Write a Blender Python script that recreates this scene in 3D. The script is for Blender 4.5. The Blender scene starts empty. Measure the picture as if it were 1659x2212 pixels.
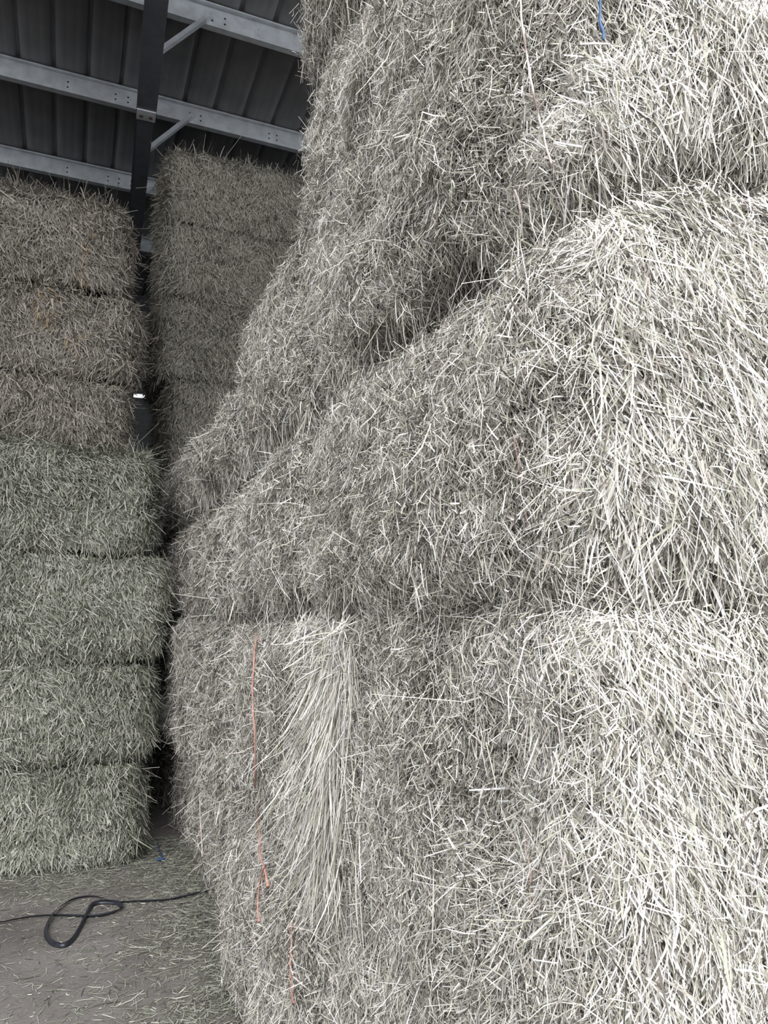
import bpy, bmesh, math
import numpy as np

C = bpy.context.scene.collection
RNG = np.random.default_rng(11)

# ------------------------------------------------------------------ camera numbers
F_PX, W_PX, H_PX = 1600.0, 1659.0, 2212.0
YAW, PITCH, EYE = math.radians(23), math.radians(8), 1.92
CAM = np.array([0, 0, EYE])
_fw = np.array([math.sin(YAW) * math.cos(PITCH), math.cos(YAW) * math.cos(PITCH), math.sin(PITCH)])
_rt = np.array([math.cos(YAW), -math.sin(YAW), 0.0])
_up = np.cross(_rt, _fw)


def ray(u, v):
    return _fw + _rt * (u - W_PX / 2) / F_PX - _up * (v - H_PX / 2) / F_PX


def on_x(u, v, x):
    d = ray(u, v)
    return CAM + d * (x / d[0])


def on_z(u, v, z=0.0):
    d = ray(u, v)
    return CAM + d * ((z - EYE) / d[2])


# ------------------------------------------------------------------ small helpers
def tag(o, label=None, cat=None, group=None, kind=None):
    if label: o['label'] = label
    if cat: o['category'] = cat
    if group: o['group'] = group
    if kind: o['kind'] = kind
    return o


def link(name, me, parent=None, loc=None):
    o = bpy.data.objects.new(name, me)
    C.objects.link(o)
    if parent is not None: o.parent = parent
    if loc is not None: o.location = loc
    return o


def mesh_np(name, V, faces_list, mats, mat_idx=None, smooth=None, attrs=None):
    """faces_list: list of (n,4) or (n,3) int arrays"""
    me = bpy.data.meshes.new(name)
    V = np.ascontiguousarray(V, dtype=np.float32)
    me.vertices.add(len(V))
    me.vertices.foreach_set('co', V.ravel())
    loops = np.concatenate([f.ravel() for f in faces_list]).astype(np.int32)
    tot = np.concatenate([np.full(len(f), f.shape[1], np.int32) for f in faces_list])
    start = np.concatenate([[0], np.cumsum(tot)[:-1]]).astype(np.int32)
    me.loops.add(len(loops))
    me.loops.foreach_set('vertex_index', loops)
    me.polygons.add(len(tot))
    me.polygons.foreach_set('loop_start', start)
    if mat_idx is not None: me.polygons.foreach_set('material_index', mat_idx.astype(np.int32))
    if smooth is not None: me.polygons.foreach_set('use_smooth', smooth)
    for m in mats: me.materials.append(m)
    if attrs:
        for k, a in attrs.items():
            at = me.attributes.new(k, 'FLOAT', 'POINT')
            at.data.foreach_set('value', np.ascontiguousarray(a, dtype=np.float32))
    me.update(calc_edges=True)
    return me


def mesh_bm(name, bm, mat, smooth=False):
    me = bpy.data.meshes.new(name)
    bm.normal_update()
    bm.to_mesh(me)
    bm.free()
    for m in (mat if isinstance(mat, (list, tuple)) else [mat]): me.materials.append(m)
    if smooth:
        for p in me.polygons: p.use_smooth = True
    return me


def add_box(bm, x0, x1, y0, y1, z0, z1, mi=0):
    vs = [bm.verts.new(p) for p in
          ((x0, y0, z0), (x1, y0, z0), (x1, y1, z0), (x0, y1, z0), (x0, y0, z1), (x1, y0, z1), (x1, y1, z1), (x0, y1, z1))]
    for q in ((3, 2, 1, 0), (4, 5, 6, 7), (0, 1, 5, 4), (1, 2, 6, 5), (2, 3, 7, 6), (3, 0, 4, 7)):
        f = bm.faces.new([vs[i] for i in q])
        f.material_index = mi


def add_prism(bm, pts, a, b):
    """closed polygon pts (world points relative) swept from offset a to offset b"""
    n = len(pts)
    va = [bm.verts.new(np.add(p, a)) for p in pts]
    vb = [bm.verts.new(np.add(p, b)) for p in pts]
    bm.faces.new(va[::-1]); bm.faces.new(vb)
    for i in range(n):
        j = (i + 1) % n
        bm.faces.new((va[i], va[j], vb[j], vb[i]))


def hash01(i, j, k):
    h = (i.astype(np.uint32) * np.uint32(374761393)) ^ (j.astype(np.uint32) * np.uint32(668265263)) ^ (k.astype(np.uint32) * np.uint32(2147483647 - 1274126177))
    h = (h ^ (h >> np.uint32(13))) * np.uint32(1274126177)
    h = (h ^ (h >> np.uint32(16))) * np.uint32(2246822519)
    h = h ^ (h >> np.uint32(15))
    return h.astype(np.float64) / 4294967295.0


def vnoise(P):
    Fl = np.floor(P)
    f = P - Fl
    I = Fl.astype(np.int64) & 0xffffffff
    u = f * f * (3 - 2 * f)
    out = 0
    with np.errstate(over='ignore'):
        for a in (0, 1):
            wa = u[:, 0] if a else 1 - u[:, 0]
            for b in (0, 1):
                wb = u[:, 1] if b else 1 - u[:, 1]
                for c in (0, 1):
                    wc = u[:, 2] if c else 1 - u[:, 2]
                    out = out + wa * wb * wc * hash01(I[:, 0] + a, I[:, 1] + b, I[:, 2] + c)
    return out * 2 - 1


def unit(v):
    return v / np.maximum(np.linalg.norm(v, axis=-1, keepdims=True), 1e-9)


def perp(T, n):
    B = np.cross(T, n)
    bad = np.linalg.norm(B, axis=1) < 1e-4
    B[bad] = np.cross(T[bad], np.array([0.3, 0.5, 0.8]))
    return unit(B)


def ribbons(P, N, T, L, W, segs, bend_n, bend_s, twist, centre):
    """flat blades of hay: P start (or middle), T direction, N outward; returns verts, quads, per-vertex blade index"""
    n = len(P)
    B = perp(T, N)
    Fn = np.cross(B, T)
    Wd = B * np.cos(twist)[:, None] + Fn * np.sin(twist)[:, None]
    t = np.linspace(0, 1, segs + 1)
    tt = t[None, :] - centre[:, None]
    pts = (P[:, None, :] + T[:, None, :] * (L[:, None] * tt)[:, :, None]
           + Fn[:, None, :] * (bend_n[:, None] * L[:, None] * (tt ** 2))[:, :, None]
           + B[:, None, :] * (bend_s[:, None] * L[:, None] * (tt ** 2 - 0.3 * tt))[:, :, None])
    prof = np.ones(segs + 1); prof[-1] = 0.45 if segs > 1 else .75; prof[0] = 0.7 if segs > 1 else .95
    hw = (W[:, None] * 0.5 * prof[None, :])[:, :, None] * Wd[:, None, :]
    V = np.stack([pts - hw, pts + hw], axis=2)            # n, s+1, 2, 3
    base = (np.arange(n) * (segs + 1) * 2)[:, None]
    s = np.arange(segs)[None, :] * 2
    a = base + s
    Q = np.stack([a, a + 1, a + 3, a + 2], axis=-1).reshape(-1, 4)
    idx = np.repeat(np.arange(n), (segs + 1) * 2)
    return V.reshape(-1, 3), Q, idx


def tube(pts, rad, sides=7, cap=True):
    pts = np.asarray(pts, float)
    rad = np.broadcast_to(np.asarray(rad, float), (len(pts),))
    T = unit(np.gradient(pts, axis=0))
    n0 = np.cross(T[0], [0.31, 0.2, 0.93])
    n0 /= np.linalg.norm(n0)
    rings = []
    for p, t, r in zip(pts, T, rad):
        n0 = n0 - t * np.dot(n0, t); n0 /= np.linalg.norm(n0)
        b = np.cross(t, n0)
        a = np.arange(sides) * 2 * math.pi / sides
        rings.append(p + r * (np.cos(a)[:, None] * n0 + np.sin(a)[:, None] * b))
    V = np.concatenate(rings)
    m = len(pts)
    i = np.arange(m - 1)[:, None] * sides
    j = np.arange(sides)[None, :]
    k = (j + 1) % sides
    Q = np.stack([i + j, i + k, i + sides + k, i + sides + j], -1).reshape(-1, 4)
    V = np.concatenate([V, pts[:1], pts[-1:]])
    c0, c1 = len(V) - 2, len(V) - 1
    jj = np.arange(sides); kk = (jj + 1) % sides
    T1 = np.stack([np.full(sides, c0), kk, jj], -1)
    T2 = np.stack([np.full(sides, c1), (m - 1) * sides + jj, (m - 1) * sides + kk], -1)
    return V, [Q, T1, T2]


def smooth_path(pts, per=8):
    pts = np.asarray(pts, float)
    P = np.vstack([2 * pts[0] - pts[1], pts, 2 * pts[-1] - pts[-2]])
    out = []
    for i in range(1, len(P) - 2):
        p0, p1, p2, p3 = P[i - 1:i + 3]
        for t in np.linspace(0, 1, per, endpoint=False):
            out.append(0.5 * ((2 * p1) + (-p0 + p2) * t + (2 * p0 - 5 * p1 + 4 * p2 - p3) * t * t + (-p0 + 3 * p1 - 3 * p2 + p3) * t ** 3))
    out.append(pts[-1])
    return np.array(out)


# ------------------------------------------------------------------ materials
def new_mat(name):
    m = bpy.data.materials.new(name)
    m.use_nodes = True
    nt = m.node_tree
    b = nt.nodes['Principled BSDF']
    return m, nt, b


def ramp(nt, stops, interp='LINEAR'):
    r = nt.nodes.new('ShaderNodeValToRGB')
    r.color_ramp.interpolation = interp
    el = r.color_ramp.elements
    while len(el) > 1: el.remove(el[0])
    el[0].position = stops[0][0]; el[0].color = (*stops[0][1], 1)
    for p, c in stops[1:]:
        e = el.new(p); e.color = (*c, 1)
    return r


def hay_blade_mat(name, stops):
    m, nt, b = new_mat(name)
    at = nt.nodes.new('ShaderNodeAttribute'); at.attribute_name = 'tint'
    r = ramp(nt, stops)
    nt.links.new(at.outputs['Fac'], r.inputs[0])
    nt.links.new(r.outputs[0], b.inputs['Base Color'])
    b.inputs['Roughness'].default_value = 0.6
    b.inputs['Specular IOR Level'].default_value = 0.35
    return m


def hay_shade_core_mat(name, c0, c1):  # hay under the blades, colour darkened to paint the shade in the crevices
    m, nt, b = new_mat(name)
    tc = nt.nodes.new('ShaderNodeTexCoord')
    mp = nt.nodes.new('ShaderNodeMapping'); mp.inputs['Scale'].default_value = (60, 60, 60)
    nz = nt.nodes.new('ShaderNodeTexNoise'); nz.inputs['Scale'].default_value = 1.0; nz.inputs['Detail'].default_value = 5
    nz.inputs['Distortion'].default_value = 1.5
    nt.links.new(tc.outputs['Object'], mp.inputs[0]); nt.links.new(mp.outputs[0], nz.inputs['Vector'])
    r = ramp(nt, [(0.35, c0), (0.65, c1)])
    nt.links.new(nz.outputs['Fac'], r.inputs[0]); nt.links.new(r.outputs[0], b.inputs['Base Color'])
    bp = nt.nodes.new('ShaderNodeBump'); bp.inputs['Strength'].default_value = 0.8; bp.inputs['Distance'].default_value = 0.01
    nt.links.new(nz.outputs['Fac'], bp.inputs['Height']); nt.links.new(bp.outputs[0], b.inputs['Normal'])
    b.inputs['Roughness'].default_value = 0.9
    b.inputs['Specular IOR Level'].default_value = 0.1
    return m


# tint 0..0.8 normal blades, 0.8..0.9 pale long stems, 0.9..1 rusty stained blades
def hay_stops(dark, mid, pale, green, cool, stem, rust):
    return [(0.0, tuple(c * .6 for c in dark)), (.1, dark), (0.22, mid), (0.34, pale), (0.46, green), (0.6, mid), (0.7, cool), (0.8, pale), (0.86, stem), (0.9, stem), (0.92, rust), (1.0, rust)]


HAY = {
    'grey': (hay_blade_mat('weathered hay', hay_stops((.095, .083, .068), (.41, .375, .335), (.70, .665, .615), (.35, .36, .275), (.52, .53, .535), (.82, .785, .73), (.40, .28, .18))),
             hay_shade_core_mat('weathered hay shade core', (.04, .034, .028), (.13, .115, .097))),
    'green': (hay_blade_mat('green hay', hay_stops((.078, .08, .055), (.265, .268, .215), (.49, .48, .415), (.20, .225, .155), (.375, .385, .35), (.60, .575, .49), (.36, .26, .17))),
              hay_shade_core_mat('green hay shade core', (.033, .035, .024), (.105, .105, .08))),
    'brown': (hay_blade_mat('brown hay', hay_stops((.08, .065, .05), (.245, .215, .18), (.41, .375, .33), (.215, .205, .155), (.325, .31, .29), (.48, .44, .37), (.34, .25, .15))),
              hay_shade_core_mat('brown hay shade core', (.038, .031, .023), (.10, .086, .067))),
    'fawn': (hay_blade_mat('fawn hay', hay_stops((.10, .092, .072), (.31, .292, .242), (.48, .455, .395), (.29, .28, .22), (.395, .385, .35), (.56, .53, .45), (.36, .27, .16))),
             hay_shade_core_mat('fawn hay shade core', (.05, .043, .03), (.13, .115, .085))),
}

m, nt, b = new_mat('dusty floor')
tc = nt.nodes.new('ShaderNodeTexCoord')
n1 = nt.nodes.new('ShaderNodeTexNoise'); n1.inputs['Scale'].default_value = 1.6; n1.inputs['Detail'].default_value = 8; n1.inputs['Roughness'].default_value = .65
n2 = nt.nodes.new('ShaderNodeTexNoise'); n2.inputs['Scale'].default_value = 60; n2.inputs['Detail'].default_value = 4
nt.links.new(tc.outputs['Object'], n1.inputs['Vector']); nt.links.new(tc.outputs['Object'], n2.inputs['Vector'])
r1 = ramp(nt, [(.3, (.115, .103, .095)), (.5, (.18, .163, .152)), (.72, (.25, .23, .215))])
nt.links.new(n1.outputs['Fac'], r1.inputs[0])
mx = nt.nodes.new('ShaderNodeMix'); mx.data_type = 'RGBA'; mx.blend_type = 'MULTIPLY'; mx.inputs['Factor'].default_value = .6
r2 = ramp(nt, [(.3, (.6, .6, .6)), (.7, (1.1, 1.1, 1.1))])
nt.links.new(n2.outputs['Fac'], r2.inputs[0])
nt.links.new(r1.outputs[0], mx.inputs['A']); nt.links.new(r2.outputs[0], mx.inputs['B'])
nt.links.new(mx.outputs['Result'], b.inputs['Base Color'])
bp = nt.nodes.new('ShaderNodeBump'); bp.inputs['Strength'].default_value = .4; bp.inputs['Distance'].default_value = .01
nt.links.new(n2.outputs['Fac'], bp.inputs['Height']); nt.links.new(bp.outputs[0], b.inputs['Normal'])
b.inputs['Roughness'].default_value = .85
M_FLOOR = m


def metal(name, col, rough, metallic, var=.15, scale=9):
    m, nt, b = new_mat(name)
    tc = nt.nodes.new('ShaderNodeTexCoord')
    n = nt.nodes.new('ShaderNodeTexNoise'); n.inputs['Scale'].default_value = scale; n.inputs['Detail'].default_value = 5
    nt.links.new(tc.outputs['Object'], n.inputs['Vector'])
    c = np.array(col)
    r = ramp(nt, [(.3, tuple(c * (1 - var))), (.7, tuple(c * (1 + var)))])
    nt.links.new(n.outputs['Fac'], r.inputs[0]); nt.links.new(r.outputs[0], b.inputs['Base Color'])
    b.inputs['Roughness'].default_value = rough
    b.inputs['Metallic'].default_value = metallic
    return m


M_ROOF = metal('roof sheet underside', (.20, .207, .215), .5, .25, .12, 3)
M_GALV = metal('galvanised steel', (.58, .62, .66), .42, .45)
M_PAINT = metal('dark painted steel', (.085, .09, .105), .45, .1)
M_BOLT = metal('rusty bolt', (.16, .12, .10), .6, .5, .3, 60)
M_HOLE = metal('punched hole', (.01, .01, .01), .9, 0)
M_WALL = metal('wall sheet', (.055, .06, .066), .5, .25, .12, 3)
M_STRAP = metal('black webbing', (.022, .024, .032), .38, 0, .3, 40)
M_BLUE = metal('blue twine', (.035, .085, .19), .6, 0, .3, 40)
M_ORANGE = metal('orange twine', (.43, .235, .19), .7, 0, .15, 60)
M_PINK = metal('faded pink twine', (.62, .50, .46), .7, 0, .15, 60)
M_RUSTTW = metal('faded red twine', (.34, .235, .20), .7, 0, .2, 60)
M_STALK = metal('dry stalk', (.60, .52, .46), .7, 0, .25, 30)
M_GREYTW = metal('faded grey twine', (.46, .42, .38), .7, 0, .2, 60)


# ------------------------------------------------------------------ hay bales
FACES = {'-x': (0, -1), '+x': (0, 1), '-y': (1, -1), '+y': (1, 1), '-z': (2, -1), '+z': (2, 1)}


class Bale:
    def __init__(s, name, x0, x1, y0, y1, z0, z1, hay, r=.11, bulge=.03, rough=1.0, grooves=None, seed=0, warp=.03, rz=0.0, pits=(), lift=None):
        s.name, s.hay, s.seed = name, hay, seed
        s.lo = np.array([x0, y0, z0]); s.hi = np.array([x1, y1, z1])
        s.c = (s.lo + s.hi) / 2; s.h = (s.hi - s.lo) / 2
        s.r = min(r, s.h.min() * .95); s.bulge = bulge; s.rough = rough
        s.grooves = grooves or []          # (axis, coordinate, half width, depth)
        s.warp = warp; s.rz = rz; s.lift = lift; s.pits = pits   # (centre, radius, depth) torn hollows
        s.V = []; s.F = []; s.idx = []; s.tint = []; s.off = 0; s.nf = []

    def surf(s, p, fine=True):
        """box point (local, centred) -> displaced world point, normal"""
        inner = np.clip(p, -(s.h - s.r), s.h - s.r)
        n = unit(p - inner)
        q = inner + n * s.r
        w = s.c + q
        a = q / s.h
        e = np.clip(1 - a ** 2, 0, 1)
        an = np.abs(n)
        pil = an[:, 0] * e[:, 1] * e[:, 2] + an[:, 1] * e[:, 0] * e[:, 2] + an[:, 2] * e[:, 0] * e[:, 1]
        sd = np.array([s.seed * 7.13, s.seed * 3.71, s.seed * 5.37])
        d = s.bulge * np.sqrt(np.clip(pil, 0, 1))
        d = d + s.rough * (.040 * vnoise(w * 2.6 + sd) + .024 * vnoise(w * 7 + sd) + .017 * vnoise(w * 17 + sd))
        for ax, co, hw, dep in s.grooves:
            x = w[:, ax] + .02 * vnoise(w * 4 + sd)
            d = d - dep * np.exp(-((x - co) / hw) ** 2)
        for pc, pr, pd in s.pits:
            dd = (w - np.array(pc)) / np.array(pr)
            d = d - pd * np.exp(-(dd * dd).sum(1)) * (1 + .4 * vnoise(w * 9 + sd))
        wv = s.warp * np.stack([vnoise(w * .9 + sd + k * 11.3) for k in range(3)], -1)
        wv[:, 2] *= .5
        out = w + n * d[:, None] + wv
        if s.lift:      # the bale sags towards the aisle: (rise, 0 = whole bale / 1 = only its top)
            wt = 1.0 if not s.lift[1] else np.clip((w[:, 2] - s.lo[2]) / (s.hi[2] - s.lo[2]), 0, 1)
            out[:, 2] += s.lift[0] * np.clip((w[:, 0] - .9) / .3, 0, 1) * wt
        if s.rz:
            cc, ss = math.cos(s.rz), math.sin(s.rz)
            dd = out - s.c
            out = s.c + np.stack([dd[:, 0] * cc - dd[:, 1] * ss, dd[:, 0] * ss + dd[:, 1] * cc, dd[:, 2]], -1)
            n = np.stack([n[:, 0] * cc - n[:, 1] * ss, n[:, 0] * ss + n[:, 1] * cc, n[:, 2]], -1)
        return out, n

    def core(s, res=.035):
        n = np.maximum(np.round(2 * s.h / res).astype(int), 4)
        pts = []; quads = []; off = 0
        for ax in range(3):
            b1, b2 = [(1, 2), (2, 0), (0, 1)][ax]
            gi, gj = np.meshgrid(np.arange(n[b1] + 1), np.arange(n[b2] + 1), indexing='ij')
            for sgn in (0, 1):
                L = np.zeros((gi.size, 3), int)
                L[:, b1] = gi.ravel(); L[:, b2] = gj.ravel(); L[:, ax] = n[ax] * sgn
                i, j = np.meshgrid(np.arange(n[b1]), np.arange(n[b2]), indexing='ij')
                k = i * (n[b2] + 1) + j
                q = np.stack([k, k + n[b2] + 1, k + n[b2] + 2, k + 1], -1).reshape(-1, 4)
                if sgn == 0: q = q[:, ::-1]
                pts.append(L); quads.append(q + off); off += len(L)
        L = np.concatenate(pts); Q = np.concatenate(quads)
        U, inv = np.unique(L, axis=0, return_inverse=True)
        p = (U / n * 2 - 1) * s.h
        V, nn = s.surf(p)
        s._add(V - nn * .012, inv.ravel()[Q], np.zeros(len(V)), 1)

    def _add(s, V, Q, tint, mi):
        s.V.append(V); s.F.append(Q + s.off); s.off += len(V); s.tint.append(tint); s.nf.append((len(Q), mi))

    def sample(s, face, dens, lo=None, hi=None):
        """random points on a box face inside the world window lo..hi"""
        ax, sg = FACES[face]
        b1, b2 = [(1, 2), (2, 0), (0, 1)][ax]
        l = s.lo.copy(); h = s.hi.copy()
        if lo is not None: l = np.maximum(l, lo)
        if hi is not None: h = np.minimum(h, hi)
        area = (h[b1] - l[b1]) * (h[b2] - l[b2])
        n = max(1, int(area * dens))
        p = np.zeros((n, 3))
        p[:, b1] = RNG.uniform(l[b1], h[b1], n); p[:, b2] = RNG.uniform(l[b2], h[b2], n)
        p[:, ax] = s.hi[ax] if sg > 0 else s.lo[ax]
        return p - s.c

    def blades(s, face, dens, length=.06, width=.0035, segs=3, base=0.0, clump=1.3, spread=.7, tilt=(.08, .2), rooted=.3,
               lo=None, hi=None, stem=.03, stain=None, cf=5.0, depth=.021):
        p = s.sample(face, dens, lo, hi)
        P, N = s.surf(p)
        n = len(P)
        # tangent frame: 'down' along the surface and sideways
        ref = np.array([0, 0, -1.0]) if face[1] != 'z' else np.array([0, -1.0, 0])
        D = ref - N * (N @ ref)[:, None]
        nearpole = np.linalg.norm(D, axis=1) < .15
        D[nearpole] = np.array([-1.0, 0, 0])
        D = unit(D)
        S = np.cross(N, D)
        sd = s.seed * 2.7
        ang = base + clump * (vnoise(P * cf + sd) + .6 * vnoise(P * cf * 2.7 - sd)) + spread * RNG.normal(size=n)
        flip = RNG.random(n) < .25
        ang = np.where(flip & (clump > .8), ang + math.pi, ang)
        t = RNG.normal(tilt[0], tilt[1], n)
        T = unit(D * np.cos(ang)[:, None] + S * np.sin(ang)[:, None] + N * t[:, None])
        L = length * np.exp(RNG.normal(0, .45, n))
        W = width * np.exp(RNG.normal(0, .3, n))
        tint = np.clip(.40 + .16 * vnoise(P * 2.1 + sd) + .08 * vnoise(P * 9) + RNG.normal(0, .27, n), 0.0, .8)
        # a few long pale stems
        st = RNG.random(n) < stem
        L[st] *= RNG.uniform(1.8, 3.4, st.sum()); W[st] *= .85; tint[st] = RNG.uniform(.8, .9, st.sum())
        cen = np.where(RNG.random(n) < rooted, RNG.uniform(0, .12, n), RNG.uniform(.3, .6, n))
        cen[st] = .5
        if stain is not None:
            for (q, rad, pr) in stain:
                dd = np.linalg.norm((P - np.array(q)) / np.array(rad), axis=1) + .25 * vnoise(P * 12)
                hit = (dd < 1) & (RNG.random(n) < pr)
                tint[hit] = RNG.uniform(.92, 1, hit.sum())
        P = P + N * RNG.normal(.0, depth, n)[:, None]
        # short chips of stalk are straight, the rest bend
        straight = (RNG.random(n) < .62) & ~st
        for mask, sg in ((straight, 1), (~straight, segs)):
            k = int(mask.sum())
            V, Q, idx = ribbons(P[mask], N[mask], T[mask], L[mask], W[mask], sg, RNG.normal(-.12, .35, k), RNG.normal(0, .35, k), RNG.normal(0, .6, k), cen[mask])
            s._add(V, Q, tint[mask][idx], 0)

    def hang(s, face, n, length=.12, width=.003, lo=None, hi=None, down=1.0, out=.25, stem=.2, segs=3):
        """loose blades hanging from the bale inside a window"""
        p = s.sample(face, 1.0, lo, hi)
        ax, sg = FACES[face]
        b1, b2 = [(1, 2), (2, 0), (0, 1)][ax]
        l = np.maximum(s.lo, lo) if lo is not None else s.lo
        h = np.minimum(s.hi, hi) if hi is not None else s.hi
        p = np.zeros((n, 3))
        p[:, b1] = RNG.uniform(l[b1], h[b1], n); p[:, b2] = RNG.uniform(l[b2], h[b2], n)
        p[:, ax] = s.hi[ax] if sg > 0 else s.lo[ax]
        P, N = s.surf(p - s.c)
        side = np.cross(N, [0, 0, 1.0])
        T = unit(np.array([0, 0, -down]) + N * np.abs(RNG.normal(out, .2, n))[:, None] + side * RNG.normal(0, .35, n)[:, None])
        L = length * np.exp(RNG.normal(0, .4, n)); W = width * np.exp(RNG.normal(0, .3, n))
        tint = np.clip(.40 + RNG.normal(0, .22, n), 0, .8)
        st = RNG.random(n) < stem
        tint[st] = RNG.uniform(.8, .9, st.sum())
        V, Q, idx = ribbons(P, N, T, L, W, segs, RNG.normal(-.3, .25, n), RNG.normal(0, .3, n), RNG.normal(0, .6, n), np.full(n, .1))
        s._add(V, Q, tint[idx], 0)

    def finish(s, label, group):
        base = np.array([s.c[0], s.c[1], s.lo[2]])
        V = np.concatenate(s.V) - base
        F = np.concatenate(s.F)
        mi = np.concatenate([np.full(k, m) for k, m in s.nf])
        me = mesh_np(s.name, V, [F], list(HAY[s.hay]), mi, mi == 1, {'tint': np.concatenate(s.tint)})
        o = link(s.name, me, loc=base)
        tag(o, label, 'hay bale', group)
        s.V = s.F = s.tint = None
        s.o = o; s.base = base
        return o


def twine(bale, pts, rad, mat, label=None, name='twine', fray=0.0):
    P = smooth_path(pts, 10)
    n = len(P)
    jit = np.stack([vnoise(P * 22 + k * 9.1 + 3) for k in range(3)], -1) * .004
    R = np.full(n, rad) * (1 + .25 * vnoise(P * 60))
    if fray: R[-8:] *= np.linspace(1, 1 + fray, 8)
    V, Fs = tube(P + jit - bale.base, R)
    me = mesh_np(name, V, Fs, [mat])
    o = link(name, me, parent=bale.o)
    if label: o['label'] = label
    return o


X0 = .90
XR = 3.0
G_ROW = 'big weathered bales stacked in the long row'
G_LEFT = 'bales of the free-standing stack at the far side'
G_BACK = 'fawn bales of the tall stack at the end'


def near_bale(name, x0, y0, y1, z0, z1, seed, dens_x, dens_y, label, res=.03, len_x=.034, len_y=.042, w=.0021, front=True, x1=XR, fringe=0, tz=.2, zcut=9, **kw):
    b = Bale(name, x0, x1, y0, y1, z0, z1, 'grey', seed=seed, **kw)
    b.core(res)
    cut = np.array([1.95, 9, zcut])
    lim = np.array([-9, -9, z0])
    if dens_x:
        b.blades('-x', dens_x, len_x, w, 2, base=0, clump=1.5, spread=.75, tilt=(.12, .32), rooted=.35)
        b.blades('-z', dens_x * .5, len_x * 1.2, w, 2, clump=1.0, spread=.8, tilt=(.1, .25), hi=np.array([x0 + .25, 99, 99]))
        b.blades('+z', dens_x * tz, len_x * 1.2, w, 2, clump=1.0, spread=.8, tilt=(.1, .25), hi=np.array([x0 + .2, 99, 99]))
    if front and dens_y:
        b.blades('-y', dens_y, len_y, w * 1.18, 2, base=.15, clump=.7, spread=.5, tilt=(.08, .2), rooted=.4, hi=cut, stem=.03)
        b.blades('-z', dens_y * .4, len_y, w * 1.15, 2, clump=1.0, spread=.8, tilt=(.1, .25), hi=np.array([2.3, y0 + .25, 99]))
    if fringe:
        b.hang('-x', fringe, .11, w, lo=np.array([-9, -9, z0]), hi=np.array([9, 99, z0 + .16]))
    return b


# ---- the near column of the row (A) --------------------------------------------------
def cols(*ys, d=.022, w=.03): return [(1, y, w, d) for y in ys]


A4 = near_bale('hay_bale', .875, 1.06, 2.43, 0.0, .92, 1, 50000, 9000, '', r=.14, bulge=.02, grooves=cols(1.5, 1.8, 2.1))
A4.finish('weathered hay bale on the floor at the near corner, under the pale hanging tuft', G_ROW)

A3 = near_bale('hay_bale', .90, 1.07, 2.46, .93, 1.945, 2, 82000, 80000, '', r=.11, bulge=.035, pits=[((.93, 1.07, 1.34), (.05, .06, .08), .07), ((1.32, 1.06, 1.66), (.04, .05, .04), .05), ((.9, 2.45, 1.9), (.1, .15, .06), .10)], fringe=1500, grooves=cols(1.42, 1.66, 1.98, 2.22))
A3.hang('-y', 1500, .11, .003, lo=np.array([-9, -9, .9]), hi=np.array([1.25, 99, 1.9]), out=.1, stem=.3)
A3.finish('tall near bale below eye level beside the pale hanging tuft, above the floor bale', G_ROW)

A2 = near_bale('hay_bale', .90, 1.08, 2.80, 1.925, 2.70, 3, 82000, 80000, '', r=.16, bulge=.055, fringe=500, lift=(.10, 1), pits=[((.92, 1.08, 2.27), (.05, .05, .09), 0.13), ((.93, 1.08, 2.02), (.07, .06, .07), 0.14), ((.9, 1.5, 1.96), (.06, .12, .05), .08), ((.9, 2.35, 1.97), (.06, .2, .05), .06), ((.9, 1.22, 2.5), (.04, .05, .1), .04)], grooves=cols(1.4, 1.62, 1.93, 2.2, 2.5))
A2.hang('-y', 2200, .11, .003, lo=np.array([-9, -9, 2.0]), hi=np.array([1.2, 99, 2.7]), out=.1, stem=.3)
A2.finish('bulging sunlit near bale directly beneath the overhanging topmost big bale', G_ROW)

A1 = near_bale('hay_bale', .875, 1.04, 2.82, 2.71, 4.15, 4, 72000, 78000, '', zcut=3.8, r=.22, bulge=.06, fringe=1100, lift=(.10, 0), tz=.05, pits=[((.9, 1.62, 2.76), (.09, .16, .07), .28), ((.9, 2.02, 2.76), (.09, .16, .06), .28), ((.95, 1.1, 2.76), (.1, .08, .08), .10), ((1.25, 1.05, 2.76), (.25, .1, .06), .14), ((.9, 1.18, 3.05), (.05, .06, .14), .06)], rough=1.3, grooves=cols(1.55, 1.95, 2.35))
A1.hang('-y', 2000, .10, .003, lo=np.array([-9, -9, 2.95]), hi=np.array([2.2, 99, 3.15]), out=.2, stem=.3)
A1.finish('huge tall overhanging bale with a pink twine down its side', G_ROW)

A0 = near_bale('hay_bale', .84, 1.45, 2.98, 4.2, 5.0, 5, 24000, 0, '', r=.22, bulge=.04, fringe=500, front=False)
A0.finish('highest bale of the near row, only its shaggy lower edge showing under the roof', G_ROW)

# ---- second column (B) ----------------------------------------------------------------
mid = dict(len_x=.044, w=.0029)
B4 = near_bale('hay_bale', .91, 2.50, 4.3, 0.0, .92, 6, 44000, 8000, '', r=.2, bulge=.03, fringe=700, **mid)
B4.finish('short floor bale jutting into the aisle with frayed orange twine on its side', G_ROW)

B3 = near_bale('hay_bale', .88, 2.52, 3.92, .95, 1.89, 7, 44000, 9000, '', r=.19, pits=[((.88, 3.55, .98), (.1, .4, .06), .16)], bulge=.04, fringe=900, **mid)
B3.finish('bale with a long bright orange twine hanging down past its lower edge', G_ROW)

B2 = near_bale('hay_bale', .895, 2.84, 4.22, 1.95, 2.69, 8, 44000, 9000, '', r=.19, bulge=.05, fringe=400, pits=[((.9, 4.0, 1.97), (.08, .22, .06), .2), ((.9, 2.95, 1.97), (.1, .2, .06), .2)], **mid)
B2.finish('bale in the middle of the row, above a dark gap over the orange twined bale', G_ROW)

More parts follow.
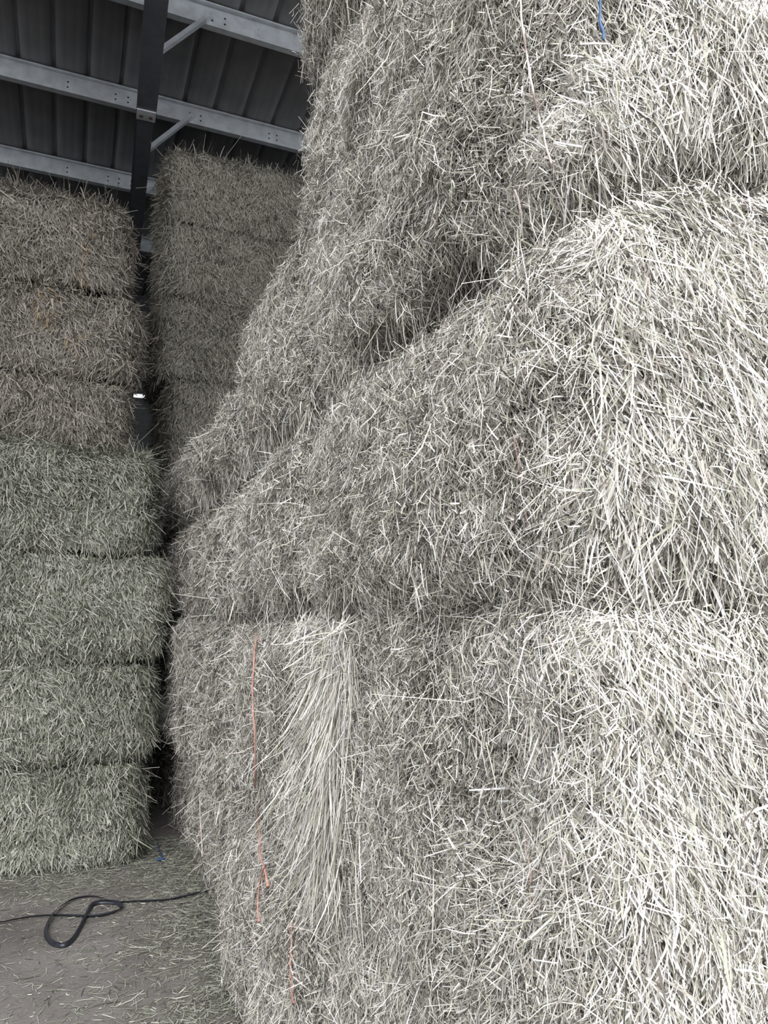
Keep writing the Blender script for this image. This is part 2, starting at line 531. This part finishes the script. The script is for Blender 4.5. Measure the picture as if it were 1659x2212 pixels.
B1 = near_bale('hay_bale', .89, 2.86, 4.12, 2.74, 3.66, 9, 44000, 9000, '', r=.24, bulge=.04, fringe=900, rough=1.2, **mid)
B1.finish('rounded bale outlined against the tall fawn stack, behind the huge overhanging bale', G_ROW)

# ---- further columns (C, D) ------------------------------------------------------------
far = dict(len_x=.065, w=.0042, res=.04)
C4 = near_bale('hay_bale', 1.05, 4.5, 7.4, 0.0, .78, 10, 15000, 12000, '', r=.14, bulge=.02, **far)
C4.finish('dim recessed floor bale deep in the aisle behind the jutting floor bale', G_ROW)
C3 = near_bale('hay_bale', .90, 4.00, 5.45, .80, 1.88, 11, 20000, 6000, '', r=.18, bulge=.04, fringe=900, **far)
C3.finish('shaggy bale with a drooping lower fringe, behind the orange twined bale', G_ROW)
D3 = near_bale('hay_bale', .94, 5.5, 7.6, .80, 1.90, 12, 16000, 0, '', r=.16, bulge=.03, front=False, **far)
D3.finish('last bale below eye level at the narrow dark gap, end of the near row', G_ROW)
C2 = near_bale('hay_bale', .90, 4.27, 5.8, 1.94, 2.67, 13, 20000, 0, '', r=.18, bulge=.04, front=False, fringe=400, **far)
C2.finish('bale under the slumped broken bale, its top marked by a short dark gap', G_ROW)
D2 = near_bale('hay_bale', .94, 5.85, 7.7, 1.94, 2.69, 14, 16000, 0, '', r=.16, bulge=.03, front=False, **far)
D2.finish('last bale just above eye level beside the narrow dark gap', G_ROW)
C1 = near_bale('hay_bale', .87, 4.2, 5.9, 2.73, 3.30, 15, 20000, 0, '', r=.24, bulge=.04, front=False, fringe=600, rough=1.4, pits=[((.88, 5.5, 2.75), (.08, .4, .06), .2)], **far)
C1.finish('slumped broken bale lying against the foot of the tall fawn stack', G_ROW)
D1 = near_bale('hay_bale', .92, 5.95, 7.7, 2.73, 3.42, 16, 16000, 0, '', r=.24, bulge=.04, front=False, rough=1.3, **far)
D1.finish('farthest slumped bale wedged between the broken bale and the tall fawn stack', G_ROW)


# ---- tall fawn stack at the end ---------------------------------------------------------
def back_bale(x0, z0, z1, seed, label, dens=17000, hay='fawn', y0=8.0, y1=9.2, top=False, x1=3.1):
    b = Bale('hay_bale', x0, x1, y0, y1, z0, z1, hay, r=.10, bulge=.03, rough=.7, seed=seed, warp=.03,
             grooves=[(2, z0 + (z1 - z0) * .5, .02, .012)])
    b.core(.05)
    b.blades('-y', dens, .052, .0048, 2, base=0, clump=.7, spread=.5, tilt=(.12, .2), rooted=.6, cf=4, stem=.01)
    b.blades('-x', dens * .8, .085, .0055, 2, base=.3, clump=.8, spread=.6, tilt=(.2, .3), rooted=.7, cf=4)
    if top: b.blades('+z', dens * .5, .085, .0055, 2, clump=1, spread=1, tilt=(.4, .4), rooted=.8, hi=np.array([99, y0 + .35, 99]))
    b.finish(label, G_BACK)
    return b


back_bale(.80, 6.30, 7.12, 21, 'topmost fawn bale of the tall stack, close under the roof', top=True)
back_bale(.82, 5.42, 6.28, 22, 'second fawn bale from the top of the tall stack')
back_bale(.80, 4.50, 5.40, 23, 'third fawn bale from the top, bulging furthest into the dark gap')
back_bale(.90, 3.55, 4.48, 24, 'fawn bale of the tall stack partly hidden by the slumped broken bale')
back_bale(.95, 2.72, 3.53, 25, 'fawn bale low in the tall stack, glimpsed in the dark gap', dens=3000)
back_bale(.98, 1.36, 2.70, 26, 'tall fawn bale near the foot of the end stack, lost in the dark gap', dens=2000)
back_bale(.98, 0.0, 1.34, 27, 'fawn bale standing on the floor under the tall end stack', dens=2000)


# ---- free standing stack at the far side -------------------------------------------------
def left_bale(x1, z0, z1, seed, hay, label, y0=6.4, y1=8.9, top=False, stain=None, dens=20000, x0=-1.7, tilt=.18, grooves=3):
    b = Bale('hay_bale', x0, x1, y0, y1, z0, z1, hay, r=.15, bulge=.06, rough=1.0, seed=seed, warp=.05,
             grooves=[(2, z0 + (z1 - z0) * k / grooves, .022, .014) for k in range(1, grooves)])
    b.core(.045)
    b.blades('-y', dens, .052, .0056, 2, base=.1, clump=.75, spread=.5, tilt=(tilt, .22), rooted=.7, cf=4, stem=.012, stain=stain, hi=np.array([99, 99, 99]), lo=np.array([-1.3, -9, 0]))
    b.blades('+x', dens * .7, .058, .0052, 2, base=-.5, clump=.6, spread=.5, tilt=(.3, .3), rooted=.8, cf=4, hi=np.array([99, y0 + .9, 99]))
    if top: b.blades('+z', dens * .5, .09, .0055, 2, clump=1, spread=1, tilt=(.5, .4), rooted=.8, hi=np.array([99, y0 + .4, 99]), lo=np.array([-1.3, -9, 0]))
    b.finish(label, G_LEFT)
    return b


left_bale(.60, 0, .79, 31, 'green', 'green floor bale of the free-standing stack, behind the black strap')
left_bale(.66, .80, 1.56, 32, 'green', 'green bale second from the floor in the free-standing stack')
left_bale(.69, 1.57, 2.43, 33, 'green', 'green bale third from the floor, at eye level, bulging into the dark gap')
left_bale(.57, 2.44, 3.27, 34, 'green', 'pale green bale just beneath the lowest brown bale', top=True)
left_bale(.35, 3.28, 3.89, 35, 'brown', 'lowest of the three brown bales, resting on pale green hay', y0=6.48,
          grooves=2)
left_bale(.41, 3.90, 4.66, 36, 'brown', 'middle brown bale with a rusty stained patch on its front', y0=6.48, y1=8.9,
          stain=[((-.30, 6.48, 4.42), (.12, .5, .20), .22), ((-.05, 6.48, 4.2), (.08, .5, .12), .15)], grooves=2)
left_bale(.31, 4.67, 5.45, 37, 'brown', 'topmost brown bale with a narrow rusty streak near its end', y0=6.48, y1=7.6, top=True,
          stain=[((-.02, 6.48, 5.05), (.07, .5, .45), .16)], grooves=2)

# ------------------------------------------------------------------ twines (parts of their bales)
def path_x(pix, x):
    return [on_x(u, v, x) for u, v in pix]


def surf_path(b, pix, lift=.02):
    """pixels -> points lying on the aisle face of the bale"""
    out = []
    for u, v in pix:
        q = on_x(u, v, b.lo[0])
        for _ in range(3):
            p = np.clip(q - b.c, -b.h, b.h); p[0] = -b.h[0]
            w, _n = b.surf(p[None])
            q = on_x(u, v, w[0, 0] - lift)
        out.append(q)
    return out


twine(A1, surf_path(A1, [(1122, 0), (1132, 70), (1140, 130), (1150, 190), (1163, 250), (1178, 310), (1192, 355)], .045), .0022, M_PINK, 'pale pink twine')
twine(A1, surf_path(A1, [(1296, -10), (1300, 40), (1303, 85)], .045), .003, M_BLUE, 'dark blue twine')
twine(A2, surf_path(A2, [(1012, 830), (1018, 900), (1022, 980), (1030, 1060), (1040, 1150)], .024), .0022, M_GREYTW)
twine(A2, surf_path(A2, [(1112, 940), (1120, 1000), (1128, 1060), (1140, 1130)], .014), .0018, M_RUSTTW)
twine(A3, surf_path(A3, [(1028, 1480), (1030, 1580), (1030, 1690)], .026), .0022, M_GREYTW)
twine(A3, surf_path(A3, [(1134, 1720), (1138, 1810), (1146, 1900), (1153, 1985)], .026), .0024, M_RUSTTW)
twine(B3, surf_path(B3, [(553, 1370), (548, 1430), (545, 1500), (550, 1590), (551, 1680), (553, 1740)], .06)
      + path_x([(560, 1800), (563, 1850), (571, 1880), (578, 1915)], .815), .0042, M_ORANGE, 'long orange twine', fray=1.2)
twine(B3, path_x([(568, 1872), (561, 1900), (556, 1940), (557, 1968), (560, 1990)], .808), .0042, M_ORANGE, 'loose orange tail', fray=.9)
twine(B4, surf_path(B4, [(630, 1990), (630, 2040), (627, 2085), (630, 2130), (633, 2166)], .034), .0045, M_ORANGE, 'frayed orange twine', fray=.4)

def stalk(b, pix, lift, rad, label):
    return twine(b, surf_path(b, pix, lift), rad, M_STALK, label, 'stalk')


stalk(A1, [(1112, 410), (1120, 440), (1127, 478), (1124, 512)], .035, .0022, 'bent woody stalk')
stalk(A1, [(1127, 440), (1160, 452), (1196, 466)], .035, .0018, 'thin side stalk')
stalk(A1, [(926, 622), (934, 645), (936, 668), (941, 695)], .03, .0032, 'broken pinkish stalk')
stalk(A3, [(1182, 1372), (1198, 1410), (1215, 1450), (1240, 1462)], .03, .0022, 'long bent stalk')
stalk(C3, [(433, 1690), (432, 1760), (437, 1850)], .05, .004, 'long dry stem hanging down')
stalk(B2, [(519, 1010), (504, 1035), (501, 1085)], .03, .0025, 'curved dry stem')


# ------------------------------------------------------------------ hanging tuft of long pale hay
def tuft():
    n = 5200
    y = np.clip(RNG.normal(2.60, .12, n), 2.33, 2.98)
    z = 1.86 - np.abs(RNG.normal(0, .34, n)) - .03
    z = np.clip(z, 1.08, 1.88)
    y = y + (1.88 - z) * RNG.normal(0, .12, n)
    thick = .015 + .04 * np.exp(-((y - 2.55) / .16) ** 2) * np.clip((1.9 - z) / .3, .3, 1)
    x = .885 - RNG.random(n) * thick
    P = np.stack([x, y, z], -1)
    N = np.tile(np.array([-1.0, -.1, 0]), (n, 1)); N = unit(N)
    fan = (y - 2.58) * .9 + RNG.normal(0, .27, n)
    T = unit(np.stack([RNG.normal(-.07, .09, n), fan, -np.ones(n)], -1))
    L = np.clip(.22 * np.exp(RNG.normal(0, .4, n)), .1, z - .88)
    W = .0028 * np.exp(RNG.normal(0, .35, n))
    V, Q, idx = ribbons(P, N, T, L, W, 4, RNG.normal(-.05, .2, n), RNG.normal(0, .28, n), RNG.normal(0, .5, n), np.full(n, .05))
    tint = np.where(RNG.random(n) < .24, RNG.uniform(.8, .9, n), np.clip(RNG.normal(.42, .2, n), 0, .8))
    # crown of blades bent over the ledge
    m = 1100
    P2 = np.stack([RNG.uniform(.84, .97, m), RNG.uniform(2.35, 2.95, m), RNG.uniform(1.72, 1.90, m)], -1)
    N2 = unit(np.tile(np.array([-.7, -.2, .6]), (m, 1)))
    T2 = unit(np.stack([RNG.normal(-.3, .3, m), RNG.normal(.1, .6, m), RNG.normal(-.5, .4, m)], -1))
    V2, Q2, i2 = ribbons(P2, N2, T2, .13 * np.exp(RNG.normal(0, .4, m)), np.full(m, .004), 4, RNG.normal(-.4, .3, m), RNG.normal(0, .2, m), RNG.normal(0, .5, m), np.full(m, .4))
    base = np.array([.88, 2.6, .9])
    VV = np.concatenate([V, V2]) - base
    me = mesh_np('loose_hay', VV, [np.concatenate([Q, Q2 + len(V)])], [HAY['grey'][0]], None, None,
                 {'tint': np.concatenate([tint[idx], RNG.uniform(.3, .9, m)[i2]])})
    o = link('loose_hay', me, loc=base)
    tag(o, 'long pale tuft of loose hay draped down between two bales of the row', 'hay', None, 'stuff')


tuft()


# ------------------------------------------------------------------ floor and litter
bm = bmesh.new()
add_box(bm, -14, 14, -16, 14, -.15, 0)
o = link('floor', mesh_bm('floor', bm, M_FLOOR)); tag(o, kind='structure')


def litter():
    P = []; 
    n = 110000
    x = RNG.uniform(-2.2, 1.05, n); y = RNG.uniform(2.2, 7.0, n)
    edge = np.maximum(np.exp(-np.clip(.86 - x, 0, 9) / .26), np.exp(-np.clip(6.42 - y, 0, 9) / .26))
    q = np.stack([x, y, np.zeros(n)], -1)
    patch = np.clip(vnoise(q * 1.8 + 5) + .5 * vnoise(q * 5), 0, 1)
    keep = RNG.random(n) < np.clip(.07 + .30 * patch + .8 * edge * (1 + .8 * vnoise(q * 4)), 0, 1)
    x, y, edge = x[keep], y[keep], edge[keep]
    n = len(x)
    pz = .003 + RNG.random(n) * (.004 + .015 * np.clip(edge - .35, 0, 1))
    P = np.stack([x, y, pz], -1)
    N = np.tile(np.array([0, 0, 1.0]), (n, 1))
    a = RNG.normal(.15, 1.5, n)
    T = unit(np.stack([np.cos(a), np.sin(a), RNG.normal(.02, .06, n)], -1))
    L = .042 * np.exp(RNG.normal(0, .55, n)); W = .0034 * np.exp(RNG.normal(0, .35, n))
    V, Q, idx = ribbons(P, N, T, L, W, 2, np.abs(RNG.normal(0, .08, n)), RNG.normal(0, .3, n), RNG.normal(0, .4, n), np.full(n, .5))
    V[:, 2] = np.maximum(V[:, 2], .0015)
    tint = np.clip(RNG.normal(.42, .22, n), 0, .9)
    me = mesh_np('hay_litter', V, [Q], [HAY['green'][0]], None, None, {'tint': tint[idx]})
    o = link('hay_litter', me)
    tag(o, 'loose stalks of hay scattered over the dusty floor along the bales', 'hay litter', None, 'stuff')


litter()


# ------------------------------------------------------------------ black strap on the floor
def strap():
    k = 700 / 1659.0
    pix = [(-60, 590), (0, 578), (90, 560), (180, 546), (290, 541), (440, 546), (520, 541), (590, 524), (622, 499), (603, 480), (560, 474), (505, 475),
           (470, 492), (446, 545), (410, 612), (370, 668), (325, 695), (270, 685), (240, 652), (235, 610), (260, 560), (300, 510), (360, 466),
           (430, 447), (490, 446), (530, 457), (550, 471), (600, 475), (700, 470), (850, 463), (920, 451), (1000, 433), (1090, 412)]
    pts = [on_z(u * k, 1750 + v * k, .012) for u, v in pix]
    P = smooth_path(pts, 6)
    n = len(P)
    lift = np.zeros(n)
    # let the later turns pass over the earlier ones
    s = np.arange(n) / 6.0
    for c0, h in ((13.2, .012), (20.4, .014), (26.0, .010)):
        lift += h * np.exp(-((s - c0) / .9) ** 2)
    P[:, 2] = .017 + lift
    T = unit(np.gradient(P, axis=0))
    side = unit(np.cross(T, [0, 0, 1.0]))
    roll = .8 + .3 * vnoise(np.stack([s * .35, s * 0, s * 0], -1))
    Wd = side * np.cos(roll)[:, None] + np.array([0, 0, 1.0]) * np.sin(roll)[:, None]
    Tn = np.cross(Wd, T)
    hw, th = .014, .0010
    ring = np.stack([P - Wd * hw - Tn * th, P + Wd * hw - Tn * th, P + Wd * hw + Tn * th, P - Wd * hw + Tn * th], 1)
    ring[:, :, 2] = np.maximum(ring[:, :, 2], .001)
    V = ring.reshape(-1, 3)
    i = np.arange(n - 1)[:, None] * 4; j = np.arange(4)[None]; jj = (j + 1) % 4
    Q = np.stack([i + j, i + jj, i + 4 + jj, i + 4 + j], -1).reshape(-1, 4)
    Q = np.vstack([Q, [[3, 2, 1, 0]], [[4 * n - 4, 4 * n - 3, 4 * n - 2, 4 * n - 1]]])
    base = np.array([P[n // 2, 0], P[n // 2, 1], 0])
    o = link('strap', mesh_np('strap', V - base, [Q], [M_STRAP]), loc=base)
    tag(o, 'black flat strap lying in a twisted loop on the dusty floor', 'strap')


strap()


def blue_scrap():
    pts = [on_z(340, 1818, .02), on_z(343, 1832, .03), on_z(349, 1848, .02), on_z(347, 1858, .015)]
    P = smooth_path(pts, 6)
    V, Fs = tube(P, .004, 6)
    base = np.array([P[-1, 0], P[-1, 1], 0])
    P2 = smooth_path([P[-1] + np.array(d) for d in ((-.022, 0, .0), (0, .012, .012), (.024, 0, .002), (0, -.014, .012), (-.024, .004, .006), (.01, .02, .016))], 6)
    V2, F2 = tube(P2, .0075, 6)
    Vv = np.concatenate([V, V2]) - base
    qs = [np.concatenate([Fs[0], F2[0] + len(V)]), np.concatenate([Fs[1], Fs[2], F2[1] + len(V), F2[2] + len(V)])]
    o = link('twine_scrap', mesh_np('twine_scrap', Vv, qs, [M_BLUE]), loc=base)
    tag(o, 'short knotted scrap of blue twine on the hay-strewn floor', 'twine')


blue_scrap()

# ------------------------------------------------------------------ barn roof
SL = -.06                                   # fall of the roof away from the camera


def purlin_z(y): return EYE + 6.5 + SL * y  # underside of the purlins


PD = .215                                   # purlin depth
XW0, XW1, YF, YB = -10.0, 10.0, -.1, 13.9

# sheet: ribs run down the slope
prof = []
x = XW0
while x < XW1:
    for dx, dz in ((0, 0), (.014, .04), (.05, .04), (.064, 0), (.148, 0), (.164, .0028), (.170, .0028), (.186, 0), (.248, 0), (.264, .0028), (.270, .0028), (.286, 0)):
        prof.append((x + dx, dz))
    x += .365
prof = np.array(prof)
ys = np.linspace(YF, YB, 12)
V = np.array([[px_, y, purlin_z(y) + PD + .004 + pz] for y in ys for px_, pz in prof])
m_ = len(prof)
i, j = np.meshgrid(np.arange(len(ys) - 1), np.arange(m_ - 1), indexing='ij')
k = i * m_ + j
Q = np.stack([k, k + 1, k + m_ + 1, k + m_], -1).reshape(-1, 4)
V2 = V.copy(); V2[:, 2] += .0012
Qa = np.concatenate([Q[:, ::-1], Q + len(V)])
o = link('ceiling', mesh_np('ceiling', np.concatenate([V, V2]), [Qa], [M_ROOF]))
tag(o, kind='structure')


def purlin(y, label):
    z = purlin_z(y)
    base = np.array([0, y, z])
    bm = bmesh.new()
    t = .003
    add_box(bm, XW0, XW1, -t / 2, t / 2, 0, PD)                     # web
    add_box(bm, XW0, XW1, -.065, 0, PD - t, PD)                     # top flange towards the front
    add_box(bm, XW0, XW1, 0, .075, 0, t)                            # bottom flange away
    add_box(bm, XW0, XW1, -.065, -.065 + t, PD - .02, PD)
    add_box(bm, XW0, XW1, .075 - t, .075, 0, .02)
    # screw tips through the top flange, punched pairs of holes in the web
    for xx in np.arange(-1.65, 3.2, .365):
        add_box(bm, xx, xx + .004, -.066, -.0655, PD - .03, PD)
    for xx in (-.32, .20, .34, .50, 1.06, 1.19, 2.05, 2.15, 2.6):
        for zz in (.06, .125):
            vs = [bm.verts.new((xx + .0105 * math.cos(a), -t / 2 - .0012, zz + .0105 * math.sin(a))) for a in np.arange(10) * math.pi / 5]
            vb = [bm.verts.new((xx + .0105 * math.cos(a), -t / 2, zz + .0105 * math.sin(a))) for a in np.arange(10) * math.pi / 5]
            f = bm.faces.new(vs[::-1] if False else vs); f.material_index = 1
            for a in range(10):
                g = bm.faces.new((vs[a], vb[a], vb[(a + 1) % 10], vs[(a + 1) % 10])); g.material_index = 1
    o = link('purlin', mesh_bm('purlin', bm, [M_GALV, M_HOLE]), loc=base)
    tag(o, label, 'purlin', 'galvanised purlins under the roof')
    for xx in (.02, 1.55):
        for zz in (.06, .125):
            bm = bmesh.new()
            bmesh.ops.create_cone(bm, cap_ends=True, segments=6, radius1=.011, radius2=.010, depth=.009)
            bmesh.ops.rotate(bm, verts=bm.verts, cent=(0, 0, 0), matrix=__import__('mathutils').Matrix.Rotation(math.pi / 2, 3, 'X'))
            bmesh.ops.translate(bm, verts=bm.verts, vec=(xx, -.005, zz))
            link('bolt', mesh_bm('bolt', bm, M_GALV), parent=o)
    return o


PY = [7.07, 8.59, 10.22, 11.79]
purlin(PY[0], 'nearest galvanised purlin, crossing above the upper steel brace')
purlin(PY[1], 'second galvanised purlin, meeting the rafter at its bolted splice')
purlin(PY[2], 'third galvanised purlin, just above the topmost brown bale')
purlin(PY[3], 'farthest purlin, glimpsed in the dark gap between the stacks')

# rafter: welded I section running up the slope
RX, RB, RDEP = .215, EYE + 6.5 - .55, .54


def rz_(y): return RB + SL * y


def sheared(bm_mat, name, parent, x0, x1, y0, y1, za, zb, mat):
    bm = bmesh.new()
    add_box(bm, x0, x1, y0, y1, za, zb)
    for v in bm.verts: v.co.z += SL * v.co.y
    return link(name, mesh_bm(name, bm, mat), parent=parent)


raf = bpy.data.objects.new('rafter', None); C.objects.link(raf); raf.location = (RX, 0, RB); raf.rotation_euler = (0, 0, -.037)
tag(raf, 'dark steel rafter running up under the roof between the stacks', 'rafter')
YS = 7.98                                   # splice
sheared(None, 'flange', raf, -.105, .105, YF, YS, 0, .012, M_PAINT)
sheared(None, 'flange', raf, -.085, .085, YS + .02, YB - .1, 0, .012, M_PAINT)
sheared(None, 'web', raf, -.004, .004, YF, YB - .1, .012, RDEP - .012, M_PAINT)
sheared(None, 'flange', raf, -.095, .095, YF, YB - .1, RDEP - .012, RDEP, M_PAINT)
sp = sheared(None, 'splice_plate', raf, -.10, .10, YS - .14, YS + .015, -.014, 0, M_GALV)
sp['label'] = 'pale bolted splice plate'
for bx in (-.05, .05):
    bm = bmesh.new()
    bmesh.ops.create_cone(bm, cap_ends=True, segments=6, radius1=.024, radius2=.022, depth=.018)
    bmesh.ops.translate(bm, verts=bm.verts, vec=(bx, YS - .062, -.023 + SL * (YS - .06)))
    link('bolt', mesh_bm('bolt', bm, M_BOLT), parent=sp)
st = sheared(None, 'stiffener', raf, -.095, -.004, YS - .01, YS, .012, RDEP - .012, M_PAINT)
for yb in (6.55, 7.35):
    for dz in (.25, .36):
        bm = bmesh.new()
        bmesh.ops.create_cone(bm, cap_ends=True, segments=6, radius1=.02, radius2=.018, depth=.016)
        bmesh.ops.rotate(bm, verts=bm.verts, cent=(0, 0, 0), matrix=__import__('mathutils').Matrix.Rotation(math.pi / 2, 3, 'Y'))
        bmesh.ops.translate(bm, verts=bm.verts, vec=(-.011, yb, dz + SL * yb))
        link('bolt', mesh_bm('bolt', bm, M_BOLT), parent=raf)


def brace(y, label, dxt):
    rx = RX + .037 * y
    a = np.array([rx + .06, y - .012, rz_(y) + .005])
    b_ = np.array([rx + dxt, y - .012, purlin_z(y) + .075])
    d = b_ - a
    L = np.linalg.norm(d); d /= L
    nrm = np.array([-d[2], 0, d[0]])        # across, in the purlin plane
    bm = bmesh.new()
    t, w = .004, .072
    fy = np.array([0, -1.0, 0])
    sec = [nrm * 0, nrm * w, nrm * w + fy * t, nrm * t + fy * t, nrm * t + fy * w, fy * w]
    add_prism(bm, [s_ for s_ in sec], np.zeros(3), d * L)
    bmesh.ops.recalc_face_normals(bm, faces=bm.faces)
    o = link('brace', mesh_bm('brace', bm, M_GALV), loc=a)
    tag(o, label, 'brace', 'steel angle braces between rafter and purlins')
    bm = bmesh.new()
    bmesh.ops.create_cone(bm, cap_ends=True, segments=6, radius1=.012, radius2=.011, depth=.01)
    bmesh.ops.rotate(bm, verts=bm.verts, cent=(0, 0, 0), matrix=__import__('mathutils').Matrix.Rotation(math.pi / 2, 3, 'X'))
    bmesh.ops.translate(bm, verts=bm.verts, vec=tuple(d * (L - .03) + nrm * .03 + fy * .008))
    link('bolt', mesh_bm('bolt', bm, M_GALV), parent=o)


brace(PY[0], 'upper pale angle brace from the rafter to the nearest purlin', .585)
brace(PY[1], 'lower pale angle brace beside the topmost fawn bale', .585)

# ------------------------------------------------------------------ walls (back wall with a small gap that shows daylight)
hole0, hole1 = None, None
d = ray(289, 849); p0 = CAM + d * (13.8 / d[1])
d = ray(328, 862); p1 = CAM + d * (13.8 / d[1])
hx0, hx1, hz1, hz0 = p0[0], p1[0], p0[2], p1[2]
zt = purlin_z(13.8)
bm = bmesh.new()
zt += PD + .05
add_box(bm, XW0, hx0, 13.8, 13.86, 0, zt)
add_box(bm, hx1, XW1, 13.8, 13.86, 0, zt)
add_box(bm, hx0, hx1, 13.8, 13.86, 0, hz0)
add_box(bm, hx0, hx1, 13.8, 13.86, hz1, zt)
o = link('wall_back', mesh_bm('wall_back', bm, M_WALL)); tag(o, kind='structure')
for nm, x in (('wall_left', XW0), ('wall_right', XW1)):
    bm = bmesh.new()
    add_prism(bm, [(x, YF, 0), (x, 13.86, 0), (x, 13.86, purlin_z(13.86) + .2), (x, YF, purlin_z(YF) + .2)], (0, 0, 0), (.05, 0, 0))
    bmesh.ops.recalc_face_normals(bm, faces=bm.faces)
    o = link(nm, mesh_bm(nm, bm, M_WALL)); tag(o, kind='structure')

# ------------------------------------------------------------------ light: overcast day coming in through the open front
sc = bpy.context.scene
w = bpy.data.worlds.new('overcast sky'); sc.world = w; w.use_nodes = True
bg = w.node_tree.nodes['Background']
bg.inputs['Color'].default_value = (.945, .965, 1.0, 1)
bg.inputs['Strength'].default_value = 2.6

L = bpy.data.lights.new('soft sun', 'SUN'); L.energy = 4.2; L.angle = math.radians(50); L.color = (.985, .985, 1.0)
lo = bpy.data.objects.new('soft_sun', L); C.objects.link(lo)
from mathutils import Vector
lo.rotation_euler = Vector((.46, 1.0, -1.2)).to_track_quat('-Z', 'Y').to_euler()
lo.location = (3, -8, 8)

# ------------------------------------------------------------------ camera and view
cam = bpy.data.cameras.new('camera'); co = bpy.data.objects.new('camera', cam); C.objects.link(co)
cam.sensor_fit = 'VERTICAL'; cam.sensor_height = 36.0
cam.lens = F_PX / H_PX * 36.0
cam.clip_start = .05; cam.clip_end = 200
co.location = tuple(CAM)
co.rotation_euler = Vector(tuple(_fw)).to_track_quat('-Z', 'Y').to_euler()
sc.camera = co
sc.view_settings.view_transform = 'Standard'
sc.view_settings.look = 'None'
sc.view_settings.gamma = 1.0
sc.view_settings.use_curve_mapping = False
sc.view_settings.exposure = 0.2
cy = sc.cycles
cy.max_bounces = 5; cy.diffuse_bounces = 4; cy.glossy_bounces = 2; cy.transmission_bounces = 0; cy.volume_bounces = 0
cy.caustics_reflective = False; cy.caustics_refractive = False
cy.use_denoising = True
cy.debug_use_compact_bvh = True
